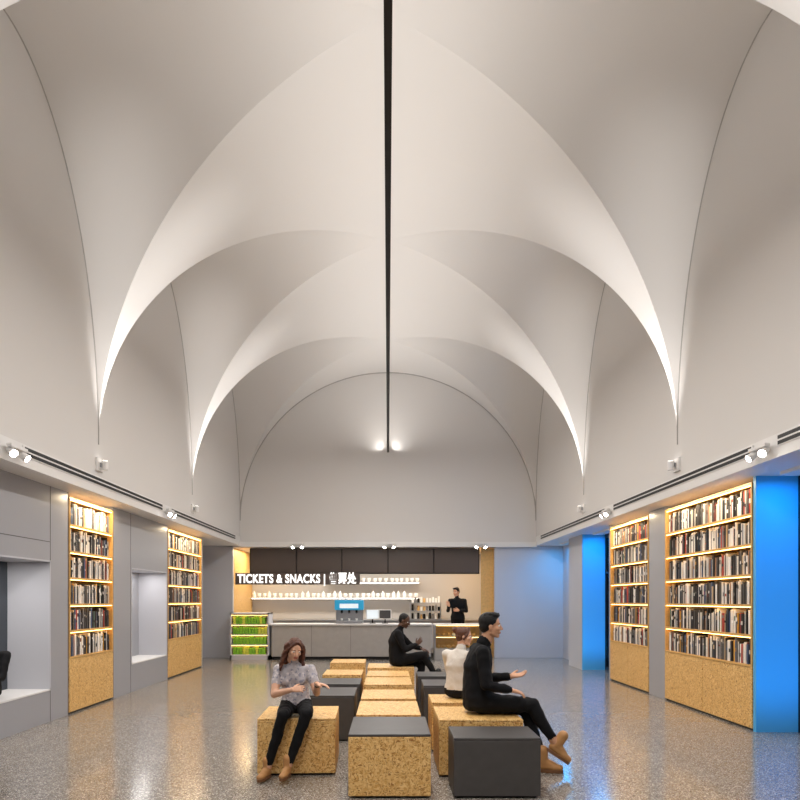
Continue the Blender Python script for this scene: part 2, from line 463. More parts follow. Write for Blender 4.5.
bench(0.53, 1.23, 5.23, 5.72, 'dark', h=0.49); bench(0.46, 1.22, 5.86, 6.60, 'osb'); bench(0.46, 1.15, 6.85, 7.45, 'osb')
bench(0.45, 1.10, 8.2, 8.85, 'dark'); bench(0.42, 1.0, 9.2, 9.8, 'dark')

# ------------------------------------------------------------------ bar
mb = MB()
mb.bbox(-3.12, 1.15, 17.42, 17.98, 0.08, 0.92, M['counter'], 0.008, 2)
mb.box(-3.10, 1.13, 17.46, 17.95, 0.0, 0.08, M['black'])
mb.bbox(-3.16, 1.19, 17.36, 18.02, 0.92, 0.965, M['white'], 0.006, 2)
for x in (-2.05, -1.0, 0.08):
    mb.box(x-0.004, x+0.004, 17.415, 17.421, 0.1, 0.92, M['gap'])
mb.build('bar_counter')
mb = MB(); x0, x1, y0, y1 = -4.22, -3.18, 17.35, 17.95
mb.box(x0, x0+0.04, y0, y1, 0, 1.26, M['panel_light']); mb.box(x1-0.04, x1, y0, y1, 0, 1.26, M['panel_light'])
mb.box(x0, x1, y1-0.04, y1, 0, 1.26, M['white']); mb.box(x0, x1, y0, y1, 1.22, 1.26, M['white']); mb.box(x0, x1, y0, y1, 0, 0.12, M['panel_light'])
for k in range(4):
    z = 0.14+0.27*k
    mb.box(x0+0.04, x1-0.04, y0+0.02, y1-0.04, z-0.02, z, M['white'])
    mb.box(x0+0.04, x1-0.04, y0+0.02, y0+0.04, z+0.235, z+0.240, M['led_warm'])
    x = x0+0.07
    while x < x1-0.11:
        w = random.uniform(0.07, 0.1)
        mb.bbox(x, x+w-0.008, y0+0.05, y0+0.2, z+0.001, z+random.uniform(0.17, 0.22), M[random.choice(['green', 'green', 'green2', 'green'])], 0.008, 1)
        x += w
mb.build('snack_display_shelf')
mb = MB(); xs = [-3.85, -2.56, -1.29, 0.0, 1.28, 2.54]
for a, b_ in zip(xs[:-1], xs[1:]):
    mb.bbox(a+0.012, b_-0.012, 18.16, 18.20, 2.36, 3.05, M['menu'], 0.006, 1)
    mb.box(a+0.03, b_-0.03, 18.155, 18.16, 2.40, 3.01, M['menu'])
mb.box(-3.87, 2.56, 18.2, 18.24, 2.33, 3.05, M['black'])
mb.build('menu_board')
cu = bpy.data.curves.new('sign', 'FONT'); cu.body = 'TICKETS & SNACKS | 售票处'; cu.size = 0.30; cu.extrude = 0.012; cu.offset = 0.007; cu.space_character = 1.08
so = bpy.data.objects.new('sign', cu); S.collection.objects.link(so)
bpy.context.view_layer.update()
dg = bpy.context.evaluated_depsgraph_get()
me = bpy.data.meshes.new_from_object(so.evaluated_get(dg)); bpy.data.objects.remove(so)
xs_ = [v.co.x for v in me.vertices]; wd = max(xs_)-min(xs_)
so = bpy.data.objects.new('tickets_and_snacks_sign', me); S.collection.objects.link(so)
me.materials.clear(); me.materials.append(M['signw'])
so.scale = (3.3/wd, 1.12, 1); so.rotation_euler = (math.pi/2, 0, 0); so.location = (-4.18, 18.06, 2.08)
mb = MB()
mb.box(-4.25, -0.78, 18.085, 18.10, 2.03, 2.35, M['menu'])
mb.build('sign_backing_board')
mb = MB()
for x0, x1, z in ((-4.29, 1.0, 1.68), (-1.9, 1.0, 2.16)):
    mb.box(x0, x1, 20.25, 20.6, z-0.03, z, M['white'])
    mb.box(x0+0.05, x1-0.05, 20.26, 20.29, z-0.045, z-0.031, M['led_white'])
mb.build('wall_shelf')
mb = MB()
prof = [(0.03, 0.0), (0.035, 0.004), (0.055, 0.06), (0.06, 0.13), (0.054, 0.128), (0.045, 0.03), (0.0, 0.02)]
bott = [(0.05, 0), (0.055, 0.01), (0.055, 0.13), (0.02, 0.17), (0.02, 0.2), (0.0, 0.2)]
for x0, x1, z in ((-4.2, 0.95, 1.681), (-1.8, 0.95, 2.161)):
    x = x0
    while x < x1:
        mb.lathe((x, 20.42, z), prof if random.random() < 0.65 else bott, M['ceramic'], 12); x += random.uniform(0.14, 0.2)
mb.build('cup_collection')
mb = MB(); mb.bbox(-4.28, 2.93, 20.0, 20.58, 0.0, 0.95, M['panel'], 0.006, 1); mb.bbox(-4.28, 2.93, 19.97, 20.58, 0.95, 0.99, M['steel'], 0.004, 1)
mb.build('back_counter')
mb = MB()
for z in (1.0, 1.25, 1.5):
    mb.box(0.7, 1.62, 20.0, 20.3, z, z+0.02, M['steel'])
    x = 0.76
    while x < 1.58:
        mb.cyl((x, 20.1, z+0.021), (x, 20.1, z+0.021+random.uniform(0.12, 0.2)), 0.035, 0.035, random.choice([M['ceramic'], M['black'], M['wood'], M['steel']]), 10); x += 0.09
mb.box(0.68, 0.70, 20.0, 20.3, 0.99, 1.52, M['steel']); mb.box(1.62, 1.64, 20.0, 20.3, 0.99, 1.52, M['steel'])
mb.build('jar_rack')
mb = MB()
mb.bbox(-1.42, -0.68, 17.5, 17.92, 0.97, 1.04, M['steel'], 0.01, 2); mb.bbox(-1.42, -0.68, 17.72, 17.92, 1.04, 1.42, M['steel'], 0.01, 2)
mb.bbox(-1.44, -0.66, 17.48, 17.93, 1.33, 1.60, M['teal'], 0.03, 3); mb.box(-1.3, -0.8, 17.475, 17.48, 1.38, 1.5, M['screen'])
for x in (-1.25, -1.05, -0.85):
    mb.cyl((x, 17.58, 1.33), (x, 17.58, 1.25), 0.03, 0.028, M['black']); mb.cyl((x, 17.58, 1.27), (x, 17.46, 1.25), 0.01, 0.012, M['black'])
    mb.lathe((x, 17.58, 1.041), [(0.02, 0), (0.035, 0.06), (0.03, 0.06), (0.0, 0.01)], M['ceramic'], 12)
for x in (-1.35, -1.15, -0.95, -0.75):
    mb.lathe((x, 17.7, 1.601), [(0.02, 0), (0.035, 0.06), (0.03, 0.06), (0.0, 0.01)], M['ceramic'], 12)
mb.build('espresso_machine')
for x in (-0.42, -0.08):
    mb = MB(); mb.bbox(x-0.08, x+0.08, 17.6, 17.8, 0.966, 0.985, M['black'], 0.005, 1); mb.cyl((x, 17.7, 0.98), (x, 17.7, 1.12), 0.02, 0.02, M['black'])
    mb.bbox(x-0.17, x+0.17, 17.66, 17.69, 1.08, 1.34, M['white'], 0.01, 2); mb.box(x-0.15, x+0.15, 17.655, 17.66, 1.10, 1.32, M['screen'] if x < -0.2 else M['dark'])
    mb.build('cash_register_screen')
mb = MB(); x0, x1 = 1.25, 2.55
mb.box(x0, x1, 17.42, 17.98, 0, 0.30, M['counter']); mb.box(x0, x1, 17.93, 17.97, 0.30, 0.92, M['wood'])
mb.box(x0, x1, 17.40, 18.0, 0.92, 0.95, M['white']); mb.box(x0, x0+0.03, 17.42, 17.97, 0.30, 0.92, M['steel']); mb.box(x1-0.03, x1, 17.42, 17.97, 0.30, 0.92, M['steel'])
mb.box(x0+0.03, x1-0.03, 17.43, 17.435, 0.30, 0.92, M['glass']); mb.box(x0+0.03, x1-0.03, 17.5, 17.93, 0.60, 0.615, M['steel'])
mb.box(x0+0.05, x1-0.05, 17.47, 17.50, 0.905, 0.919, M['led_warm']); mb.box(x0+0.05, x1-0.05, 17.52, 17.54, 0.585, 0.599, M['led_warm'])
for z in (0.301, 0.616):
    x = x0+0.12
    while x < x1-0.1:
        mb.lathe((x, 17.7, z), [(0.045, 0), (0.055, 0.03), (0.045, 0.07), (0.0, 0.085)], random.choice([M['wood'], M['osb'], M['ceramic']]), 12); x += 0.14
mb.build('pastry_display_case')
mb = MB(); mb.box(-4.29, 2.58, 18.06, 19.96, 0, 0.12, M['dark']); mb.build('bar_platform')
area('bar_ceiling_lamp', (-0.7, 19.2, 3.04), 6.5, 0.3, 140, (1, 0.94, 0.85), (0, 0, -1)).rotation_euler = (0, 0, 0)
area('bar_side_lamp', (-4.0, 19.0, 3.04), 0.3, 1.5, 30, (1, 0.75, 0.4), (0, 0, -1)).rotation_euler = (0, 0, 0)
area('bar_side_lamp', (2.7, 19.0, 3.04), 0.3, 1.5, 22, (1, 0.75, 0.4), (0, 0, -1)).rotation_euler = (0, 0, 0)

# ------------------------------------------------------------------ people
def capsule(p, q, r1, r2, n=14, k=5):
    p = V(p); q = V(q); d = q-p
    if d.length < 1e-5: d = V((0, 0, 1e-4))
    d = d.normalized(); a = d.orthogonal().normalized(); b = d.cross(a)
    rings = [(p - d*r1*math.cos(t), r1*math.sin(t)) for t in [math.pi/2*i/k for i in range(1, k+1)]]
    rings += [(q + d*r2*math.sin(t), r2*math.cos(t)) for t in [math.pi/2*i/k for i in range(0, k)]]
    vs = [p - d*r1]
    for c, r in rings:
        for i in range(n):
            t = 2*math.pi*i/n; vs.append(c + a*math.cos(t)*r + b*math.sin(t)*r)
    vs.append(q + d*r2); m = len(rings); fs = []
    for i in range(n): fs.append((0, 1+(i+1) % n, 1+i))
    for j in range(m-1):
        for i in range(n):
            fs.append((1+j*n+i, 1+j*n+(i+1) % n, 1+(j+1)*n+(i+1) % n, 1+(j+1)*n+i))
    e = len(vs)-1
    for i in range(n): fs.append((1+(m-1)*n+i, 1+(m-1)*n+(i+1) % n, e))
    return vs, fs
def ellipsoid(c, r, n=20, k=12, frame=None):
    vs, fs = capsule((0, 0, -1e-4), (0, 0, 1e-4), 1, 1, n, k//2)
    c = V(c); out = []
    for v in vs:
        w = V((v.x*r[0], v.y*r[1], v.z*r[2]))
        if frame: w = frame @ w
        out.append(c+w)
    return out, fs
def loft(secs, n=24):
    vs = []; fs = []
    for c, a, b in secs:
        for i in range(n):
            t = 2*math.pi*i/n
            ct, st = math.cos(t), math.sin(t)
            ct = math.copysign(abs(ct)**0.85, ct); st = math.copysign(abs(st)**0.85, st)
            vs.append(c + a*ct + b*st)
    m = len(secs)
    for j in range(m-1):
        for i in range(n):
            fs.append((j*n+i, j*n+(i+1) % n, (j+1)*n+(i+1) % n, (j+1)*n+i))
    fs.append(tuple(range(n-1, -1, -1))); fs.append(tuple(range((m-1)*n, m*n)))
    return vs, fs
def remesh(parts, vox, it=4, fac=0.5):
    v = []; f = []
    for vs, fs in parts:
        o = len(v); v += [tuple(p) for p in vs]; f += [tuple(o+i for i in q) for q in fs]
    me = bpy.data.meshes.new('tmp'); me.from_pydata(v, [], f); me.update()
    bm = bmesh.new(); bm.from_mesh(me)
    bmesh.ops.recalc_face_normals(bm, faces=bm.faces[:]); bm.to_mesh(me); bm.free()
    ob = bpy.data.objects.new('tmp', me); S.collection.objects.link(ob)
    md = ob.modifiers.new('r', 'REMESH'); md.mode = 'VOXEL'; md.voxel_size = vox; md.adaptivity = 0
    if it:
        sm = ob.modifiers.new('s', 'SMOOTH'); sm.factor = fac; sm.iterations = it
    dg = bpy.context.evaluated_depsgraph_get(); dg.update()
    e = ob.evaluated_get(dg); m2 = e.to_mesh()
    co = np.empty(len(m2.vertices)*3); m2.vertices.foreach_get('co', co); co = co.reshape(-1, 3)
    fs = [tuple(p.vertices) for p in m2.polygons]
    e.to_mesh_clear(); bpy.data.objects.remove(ob); bpy.data.meshes.remove(me)
    return co, fs

def seg_label(F, segs):
    best = np.full(len(F), 1e9); lab = np.zeros(len(F), int); near = np.zeros((len(F), 3))
    for i, (p, q, r, l) in enumerate(segs):
        p = np.array(p); q = np.array(q); d = q-p; L2 = max((d*d).sum(), 1e-9)
        t = np.clip(((F-p)@d)/L2, 0, 1)
        pt = p+t[:, None]*d
        dist = np.linalg.norm(F-pt, axis=1) - r
        k = dist < best; best[k] = dist[k]; lab[k] = l; near[k] = pt[k]
    return lab, near

def hand_parts(wr, d, nrm, side, k=1.0, curl=0.35):
    d = V(d).normalized(); nrm = V(nrm); nrm = (nrm - d*nrm.dot(d)).normalized(); x = d.cross(nrm)*side
    wr = V(wr); P = lambda a, b, c: wr + (x*a + d*b + nrm*c)*k
    parts = []
    parts.append(loft([(P(0, -0.02, 0), x*0.026*k, nrm*0.021*k), (P(0, 0.02, 0), x*0.032*k, nrm*0.018*k), (P(0, 0.06, 0), x*0.040*k, nrm*0.015*k), (P(0, 0.088, 0), x*0.040*k, nrm*0.012*k)], 16))
    for off, ln, c2 in ((0.031, 0.075, 0.9), (0.0105, 0.083, 1.0), (-0.0105, 0.077, 1.1), (-0.031, 0.060, 1.25)):
        p = P(off, 0.082, 0); ang = 0; fr = [0.45, 0.3, 0.25]; r = 0.0092*k
        spread = off*2.2
        for j in range(3):
            ang += curl*c2*(0.7 if j == 0 else 1)
            dd = (d*math.cos(ang) - nrm*math.sin(ang) + x*spread*math.cos(ang)).normalized()
            q = p + dd*ln*fr[j]*k
            parts.append(capsule(p, q, r, r*0.9, 10, 3)); r *= 0.9; p = q
    p = P(0.026, 0.022, -0.006); q = P(0.052, 0.052, -0.016); r_ = P(0.062, 0.082, -0.022)
    parts.append(capsule(p, q, 0.015*k, 0.0115*k, 10, 3)); parts.append(capsule(q, r_, 0.0108*k, 0.009*k, 10, 3))
    return parts

def head_build(mb, c, fwd, up, k, skin, hairm, lips, style, eye_m, white_m):
    fwd = V(fwd).normalized(); up = V(up); up = (up - fwd*up.dot(fwd)).normalized(); rt = fwd.cross(up)
    Fm = Matrix((rt, fwd, up)).transposed()
    c = V(c); P = lambda x, y, z: c + Fm @ V((x, y, z))*k
    E = lambda p, r: ellipsoid(P(*p), tuple(q*k for q in r), frame=Fm)
    C = lambda p, q, r1, r2: capsule(P(*p), P(*q), r1*k, r2*k)
    parts = [E((0, -0.012, 0.035), (0.074, 0.094, 0.084)), E((0, 0.022, -0.03), (0.060, 0.066, 0.084)),
             E((0, 0.060, -0.098), (0.024, 0.022, 0.020)), C((-0.045, 0.0, -0.062), (-0.014, 0.058, -0.100), 0.024, 0.016), C((0.045, 0.0, -0.062), (0.014, 0.058, -0.100), 0.024, 0.016),
             C((0, 0.084, 0.008), (0, 0.106, -0.033), 0.008, 0.012), E((-0.012, 0.096, -0.038), (0.009, 0.010, 0.008)), E((0.012, 0.096, -0.038), (0.009, 0.010, 0.008)),
             C((-0.036, 0.072, 0.020), (0.036, 0.072, 0.020), 0.012, 0.012), E((-0.040, 0.055, -0.028), (0.022, 0.022, 0.022)), E((0.040, 0.055, -0.028), (0.022, 0.022, 0.022)),
             E((-0.076, -0.006, -0.012), (0.010, 0.019, 0.031)), E((0.076, -0.006, -0.012), (0.010, 0.019, 0.031)),
             C((-0.014, 0.078, -0.066), (0.014, 0.078, -0.066), 0.013, 0.013),
             C((0, -0.025, -0.05), (0, -0.035, -0.14), 0.052, 0.052)]
    co, fs = remesh(parts, 0.006*k, 3, 0.5)
    mb.add(co, fs, skin, True)
    for s_ in (-1, 1):
        mb.add(*E((s_*0.031, 0.074, 0.001), (0.014, 0.0125, 0.009)), white_m, True)
        mb.add(*E((s_*0.031, 0.083, 0.001), (0.0062, 0.005, 0.0062)), eye_m, True)
        mb.add(*C((s_*0.018, 0.085, 0.022), (s_*0.046, 0.076, 0.023), 0.0035, 0.0028), hairm, True)
    mb.add(*C((-0.018, 0.087, -0.063), (0.018, 0.087, -0.063), 0.0055, 0.0055), lips, True)
    mb.add(*C((-0.014, 0.086, -0.071), (0.014, 0.086, -0.071), 0.0062, 0.0062), lips, True)
    hp = [E((0, -0.024, 0.046), (0.084, 0.098, 0.085)), E((0, -0.055, 0.0), (0.076, 0.06, 0.075))]
    if style == 'short':
        hp += [E((0, 0.02, 0.098), (0.062, 0.066, 0.032)), E((-0.07, -0.012, 0.035), (0.014, 0.032, 0.04)), E((0.07, -0.012, 0.035), (0.014, 0.032, 0.04))]
        for i in range(16):
            a = random.uniform(-0.05, 0.05); y = random.uniform(-0.06, 0.07)
            hp.append(C((a, y, 0.105), (a+random.uniform(-0.015, 0.015), y+0.03, 0.12), 0.014, 0.006))
    if style == 'crop':
        hp = [E((0, -0.020, 0.043), (0.078, 0.092, 0.083)), E((0, -0.05, 0.0), (0.073, 0.055, 0.06))]
    if style in ('long', 'bun'):
        hp += [C((-0.01, 0.055, 0.102), (-0.070, 0.038, 0.03), 0.018, 0.014), C((0.01, 0.055, 0.102), (0.070, 0.038, 0.03), 0.018, 0.014),
               C((-0.070, 0.038, 0.03), (-0.084, -0.005, -0.03), 0.014, 0.016), C((0.070, 0.038, 0.03), (0.084, -0.005, -0.03), 0.014, 0.016)]
    if style == 'bun':
        hp += [E((0, -0.12, 0.075), (0.045, 0.042, 0.042)), C((0, -0.06, 0.05), (0, -0.11, 0.07), 0.04, 0.03)]
    if style == 'long':
        rr = random.Random(4)
        for i in range(44):
            a = math.radians(rr.uniform(76, 284))
            R0 = 0.090
            x, y = math.sin(a)*R0, math.cos(a)*0.085-0.02
            p = V((x*0.85, y*0.85, 0.06)); ph = rr.uniform(0, 6); ln = rr.uniform(0.25, 0.34)
            n_ = 9; prev = p
            for j in range(1, n_+1):
                t = j/n_
                q = V((x*(1+0.50*t) + 0.015*math.sin(ph+t*9), y*(1+0.25*t) + 0.012*math.cos(ph+t*9) + (0.05*t if abs(x) > 0.07 else 0), 0.06 - ln*t))
                hp.append(C(prev, q, 0.017*(1-0.45*(t-1/n_)), 0.017*(1-0.45*t))); prev = q
    co, fs = remesh(hp, 0.006*k, 2, 0.4)
    mb.add(co, fs, hairm, True)

def boot(mb, an, toe_dir, k, m, sole, shaft_dir=(0, 0, 1)):
    an = V(an); d = V(toe_dir).normalized(); sd = V(shaft_dir).normalized()
    up = (sd - d*sd.dot(d)).normalized(); sidev = d.cross(up)
    P = lambda a, b, c: an + (sidev*a + d*b + up*c)*k
    parts = [capsule(P(0, 0, 0.10), P(0, 0, 0.0), 0.050*k, 0.048*k), capsule(P(0, -0.02, -0.035), P(0, 0.09, -0.045), 0.040*k, 0.038*k),
             capsule(P(0, 0.0, 0.0), P(0, 0.10, -0.035), 0.045*k, 0.032*k),
             capsule(P(0.008, 0.09, -0.048), P(0.008, 0.155, -0.052), 0.037*k, 0.030*k), capsule(P(-0.01, 0.09, -0.048), P(-0.008, 0.15, -0.052), 0.036*k, 0.028*k)]
    co, fs = remesh(parts, 0.008*k, 3)
    mb.add(co, fs, m, True)
    secs = [(-0.098, 0.98), (-0.094, 1.0), (-0.074, 1.0), (-0.070, 0.96)]
    n = 28; vs = []; fs2 = []
    for z, g in secs:
        for i in range(n):
            t = 2*math.pi*i/n; yy = 0.062 + 0.125*math.cos(t)*g
            w = (0.042 if math.cos(t) > 0 else 0.034)*g
            vs.append(P(w*math.copysign(abs(math.sin(t))**0.7, math.sin(t)), yy, z))
    for j in range(3):
        for i in range(n): fs2.append((j*n+i, j*n+(i+1) % n, (j+1)*n+(i+1) % n, (j+1)*n+i))
    fs2.append(tuple(range(n-1, -1, -1))); fs2.append(tuple(range(3*n, 4*n)))
    mb.add(vs, fs2, sole, False)
    for j in range(4):
        mb.add(*capsule(P(-0.022, 0.045+0.016*j, 0.018-0.014*j), P(0.022, 0.045+0.016*j, 0.018-0.014*j), 0.003*k, 0.003*k, 8, 2), sole, True)

def person(name, J, mats, k=1.0, style='short', female=False, sleeve=1.0, hands=None, vox=0.012, bulk=1.0, loose=0.0):
    g = {a: V(b) for a, b in J.items() if isinstance(b, tuple)}
    mb = MB(); k0 = k; k = k*bulk
    pel, ch, nk, hd = g['pelvis'], g['chest'], g['neck'], g['head']
    sv = (g['sh_r']-g['sh_l']).normalized(); hv = (g['hip_r']-g['hip_l']).normalized()
    parts = []; axis = (ch-pel).normalized()
    def sec(c, t, rx, ry, ax=None):
        s_ = hv.lerp(sv, t); A = ax or axis; s_ = (s_ - A*s_.dot(A)).normalized(); f_ = A.cross(s_)
        return (c, s_*rx*k, f_*ry*k)
    w = 0.9 if female else 1.0
    up2 = (nk-ch).normalized()
    parts.append(loft([sec(pel - axis*0.075*k, 0, 0.12, 0.10), sec(pel - axis*0.04*k, 0, 0.165, 0.125), sec(pel + axis*0.03*k, 0, 0.168, 0.122),
                       sec(pel.lerp(ch, 0.42), 0.4, 0.136*w, 0.102), sec(pel.lerp(ch, 0.72), 0.7, 0.148*w, 0.108),
                       sec(ch, 1, 0.160*w, 0.118), sec(ch.lerp(nk, 0.45), 1, 0.155*w, 0.098, up2), sec(ch.lerp(nk, 0.78), 1, 0.115*w, 0.075, up2), sec(nk, 1, 0.055, 0.055, up2)]))
    if loose:
        parts.append(loft([sec(pel + axis*0.005*k, 0, 0.150+loose, 0.112+loose), sec(pel + axis*0.03*k, 0, 0.160+loose, 0.122+loose), sec(pel.lerp(ch, 0.3), 0.3, 0.152*w+loose, 0.118+loose),
                           sec(pel.lerp(ch, 0.6), 0.6, 0.146*w+loose, 0.112+loose), sec(pel.lerp(ch, 0.9), 0.9, 0.14*w+loose, 0.10+loose)]))
    lo = 0.02 if loose else 0.22
    segs = [(pel - axis*0.06*k, pel - axis*0.03*k, 0.14*k, 1), (pel.lerp(ch, lo), ch, 0.13*k, 0), (ch, ch.lerp(nk, 0.6), 0.12*k, 0)]
    if female:
        f_ = axis.cross(sv)
        f_ = f_ if f_.dot(V(J['fwd'])) > 0 else -f_
        for s_ in (-1, 1): parts.append(ellipsoid(ch + sv*0.066*s_*k + f_*0.078*k - axis*0.01, (0.055*k, 0.05*k, 0.055*k)))
    nb = nk.lerp(hd, 0.12)
    parts.append(capsule(nk - (nk-ch)*0.12, nk.lerp(hd, 0.6), 0.054*k0*w, 0.050*k0*w)); segs.append((nb, hd, 0.05*k, 2)); segs.append((ch.lerp(nk, 0.6), nk.lerp(hd, 0.05), 0.075*k, 0))
    for s_ in 'lr':
        sh, el, wr = g['sh_'+s_], g['el_'+s_], g['wr_'+s_]
        parts.append(capsule(ch.lerp(nk, 0.55), sh, 0.06*k, 0.058*k*w))
        parts.append(capsule(sh, el, 0.058*k*w, 0.045*k*w)); m_ = el.lerp(wr, 0.3)
        parts.append(capsule(el, m_, 0.043*k*w, 0.043*k*w)); parts.append(capsule(m_, wr, 0.042*k*w, 0.029*k*w))
        if sleeve >= 1:
            parts.append(capsule(m_, el.lerp(wr, 0.88), 0.045*k*w, 0.038*k*w))
            segs.append((sh, el, 0.055*k, 0)); segs.append((el, el.lerp(wr, 0.92), 0.04*k, 0)); segs.append((el.lerp(wr, 1.0), wr + (wr-el)*0.1, 0.03*k, 2))
        else:
            segs.append((sh, sh.lerp(el, sleeve), 0.055*k, 0)); segs.append((sh.lerp(el, sleeve+0.1), el, 0.05*k, 2)); segs.append((el, wr, 0.04*k, 2))
            parts.append(capsule(sh, sh.lerp(el, sleeve), 0.062*k*w, 0.060*k*w))
        hp, kn, an = g['hip_'+s_], g['kn_'+s_], g['an_'+s_]
        parts.append(capsule(hp, hp.lerp(kn, 0.5), 0.088*k, 0.078*k)); parts.append(capsule(hp.lerp(kn, 0.5), kn, 0.079*k, 0.060*k))
        cm = kn.lerp(an, 0.33); back = (hp-kn).normalized()*0.012*k
        parts.append(capsule(kn, cm+back, 0.058*k, 0.056*k)); parts.append(capsule(cm+back, an, 0.056*k, 0.038*k))
        segs.append((hp, kn, 0.08*k, 1)); segs.append((kn, kn.lerp(an, J.get('cuff', 0.9)), 0.055*k, 1)); segs.append((kn.lerp(an, J.get('cuff', 0.9)+0.08), an, 0.045*k, 2))
    co, fs = remesh(parts, vox*k, 4, 0.5)
    lv, near = seg_label(co, segs)
    for i in range(len(co)):
        if lv[i] != 2:
            p = V(co[i]); d = V(co[i]-near[i])
            if d.length > 1e-4:
                n1 = noise.noise(V((p.x*13, p.y*13, p.z*9))); n2 = noise.noise(V((p.x*26+7, p.y*26, p.z*20)))
                co[i] = p + d.normalized()*(0.5-abs(n1))*0.013 - d.normalized()*0.004 + d.normalized()*n2*0.004
    lab, _ = seg_label(np.array([co[list(f)].mean(0) for f in fs]), segs)
    mb.add(co, fs, [(mats['top'], mats['bottom'], mats['skin'])[i] for i in lab], True)
    if mats.get('collar'):
        mb.add(*capsule(nk.lerp(hd, 0.06), nk.lerp(hd, 0.12), 0.062*k*w, 0.06*k*w), mats['collar'], True)
    k = k0
    head_build(mb, hd, J['look'], J.get('hup', (0, 0, 1)), k*(0.95 if female else 1.0), mats['skin'], mats['hair'], mats['lips'], style, EYE, EYEW)
    for s_ in 'lr':
        wr, el = g['wr_'+s_], g['el_'+s_]
        hd_ = (hands or {}).get(s_, {})
        d = V(hd_.get('d', tuple(wr-el))); nrm = V(hd_.get('n', (0, 0, 1)))
        sd = 1 if s_ == 'l' else -1
        co, fs = remesh(hand_parts(wr, d, nrm, sd, k*(0.92 if female else 1.0), hd_.get('curl', 0.35)), 0.0042*k, 2, 0.4)
        mb.add(co, fs, mats['skin'], True)
        td = J.get('toe_'+s_, J['fwd'])
        boot(mb, g['an_'+s_], td, k*(0.92 if female else 1.0), mats['shoe'], mats['sole'], J.get('shaft_'+s_, (0, 0, 1)))
    return mb

EYE = mat('iris_dark', (36, 24, 18), 0.2); EYEW = mat('eye_white', (235, 230, 225), 0.3)
def skinm(n, c): return mat(n, c, 0.5, var=0.05, bscale=30)
sk1 = skinm('skin_light', (222, 172, 142)); sk2 = skinm('skin_tan', (208, 156, 122)); sk3 = skinm('skin_deep', (96, 66, 50))
lip = mat('lips', (178, 92, 84), 0.4); lipd = mat('lips_deep', (88, 50, 46), 0.4)
hb = mat('hair_brown', (88, 48, 30), 0.45, bump=0.6, bscale=90, var=0.3); hk = mat('hair_black', (18, 16, 16), 0.5, bump=0.5, bscale=120, spec=0.3)
hbr = mat('hair_chestnut', (94, 54, 36), 0.45, bump=0.5, bscale=90, var=0.25)
blk = mat('black_knit', (17, 17, 20), 0.85, bump=0.25, bscale=22, spec=0.25); blk2 = mat('black_trousers', (15, 15, 18), 0.8, bump=0.25, bscale=18, spec=0.25)
wht = mat('cream_knit', (222, 214, 204), 0.85, bump=0.3, bscale=24)
tan = mat('tan_leather', (184, 134, 82), 0.55, bump=0.15, bscale=50); solem = mat('boot_sole', (120, 80, 50), 0.7); blks = mat('black_leather', (20, 19, 19), 0.4)
fl = bpy.data.materials.new('floral_blouse'); fl.use_nodes = True
nt = fl.node_tree; b = nt.nodes['Principled BSDF']; b.inputs['Roughness'].default_value = 0.8
tc = nt.nodes.new('ShaderNodeTexCoord'); v = nt.nodes.new('ShaderNodeTexVoronoi'); v.inputs['Scale'].default_value = 52
r = nt.nodes.new('ShaderNodeValToRGB'); r.color_ramp.interpolation = 'CONSTANT'
r.color_ramp.elements[0].color = lin((178, 172, 176)); r.color_ramp.elements[1].color = lin((142, 140, 152)); r.color_ramp.elements[1].position = 0.66
e = r.color_ramp.elements.new(0.84); e.color = lin((206, 198, 198))
sp = nt.nodes.new('ShaderNodeSeparateColor')
nt.links.new(tc.outputs['Object'], v.inputs['Vector']); nt.links.new(v.outputs['Color'], sp.inputs['Color']); nt.links.new(sp.outputs['Red'], r.inputs['Fac']); nt.links.new(r.outputs['Color'], b.inputs['Base Color'])

# A: woman on the left block, looking at her wristwatch
J = dict(pelvis=(-0.86, 6.10, 0.615), chest=(-0.875, 6.10, 0.86), neck=(-0.875, 6.06, 1.01), head=(-0.86, 6.00, 1.145),
         sh_l=(-0.725, 6.09, 0.95), el_l=(-0.655, 5.97, 0.75), wr_l=(-0.63, 5.78, 0.855),
         sh_r=(-1.025, 6.09, 0.95), el_r=(-1.045, 5.97, 0.735), wr_r=(-0.855, 5.80, 0.80),
         hip_l=(-0.785, 6.09, 0.60), kn_l=(-0.715, 5.72, 0.60), an_l=(-0.885, 5.72, 0.125),
         hip_r=(-0.935, 6.09, 0.60), kn_r=(-0.925, 5.72, 0.59), an_r=(-1.075, 5.78, 0.095),
         fwd=(-0.15, -1, 0), look=(0.42, -1, -0.40), hup=(0.10, 0, 1), toe_l=(-0.25, -1, -0.05), toe_r=(-0.4, -1, -0.02), cuff=0.84)
mb = person('seated_woman', J, dict(top=fl, bottom=blk2, skin=sk1, hair=hb, lips=lip, shoe=tan, sole=solem), 0.86, 'long', True, 0.55,
            hands=dict(l=dict(d=(1, -0.3, -0.1), n=(0, 0.1, 1), curl=0.3), r=dict(d=(1, 0.05, 0.12), n=(-0.1, -1, 0.5), curl=0.45)), bulk=1.06, loose=0.004)
wv = (V(J['wr_l'])-V(J['el_l'])).normalized(); wc = V(J['wr_l'])-wv*0.02
mb.cyl(wc-wv*0.010, wc+wv*0.010, 0.0285, 0.0285, blks); mb.cyl(wc+V((0, 0, 0.026)), wc+V((0, 0, 0.034)), 0.016, 0.015, M['steel'])
mb.build('seated_woman')

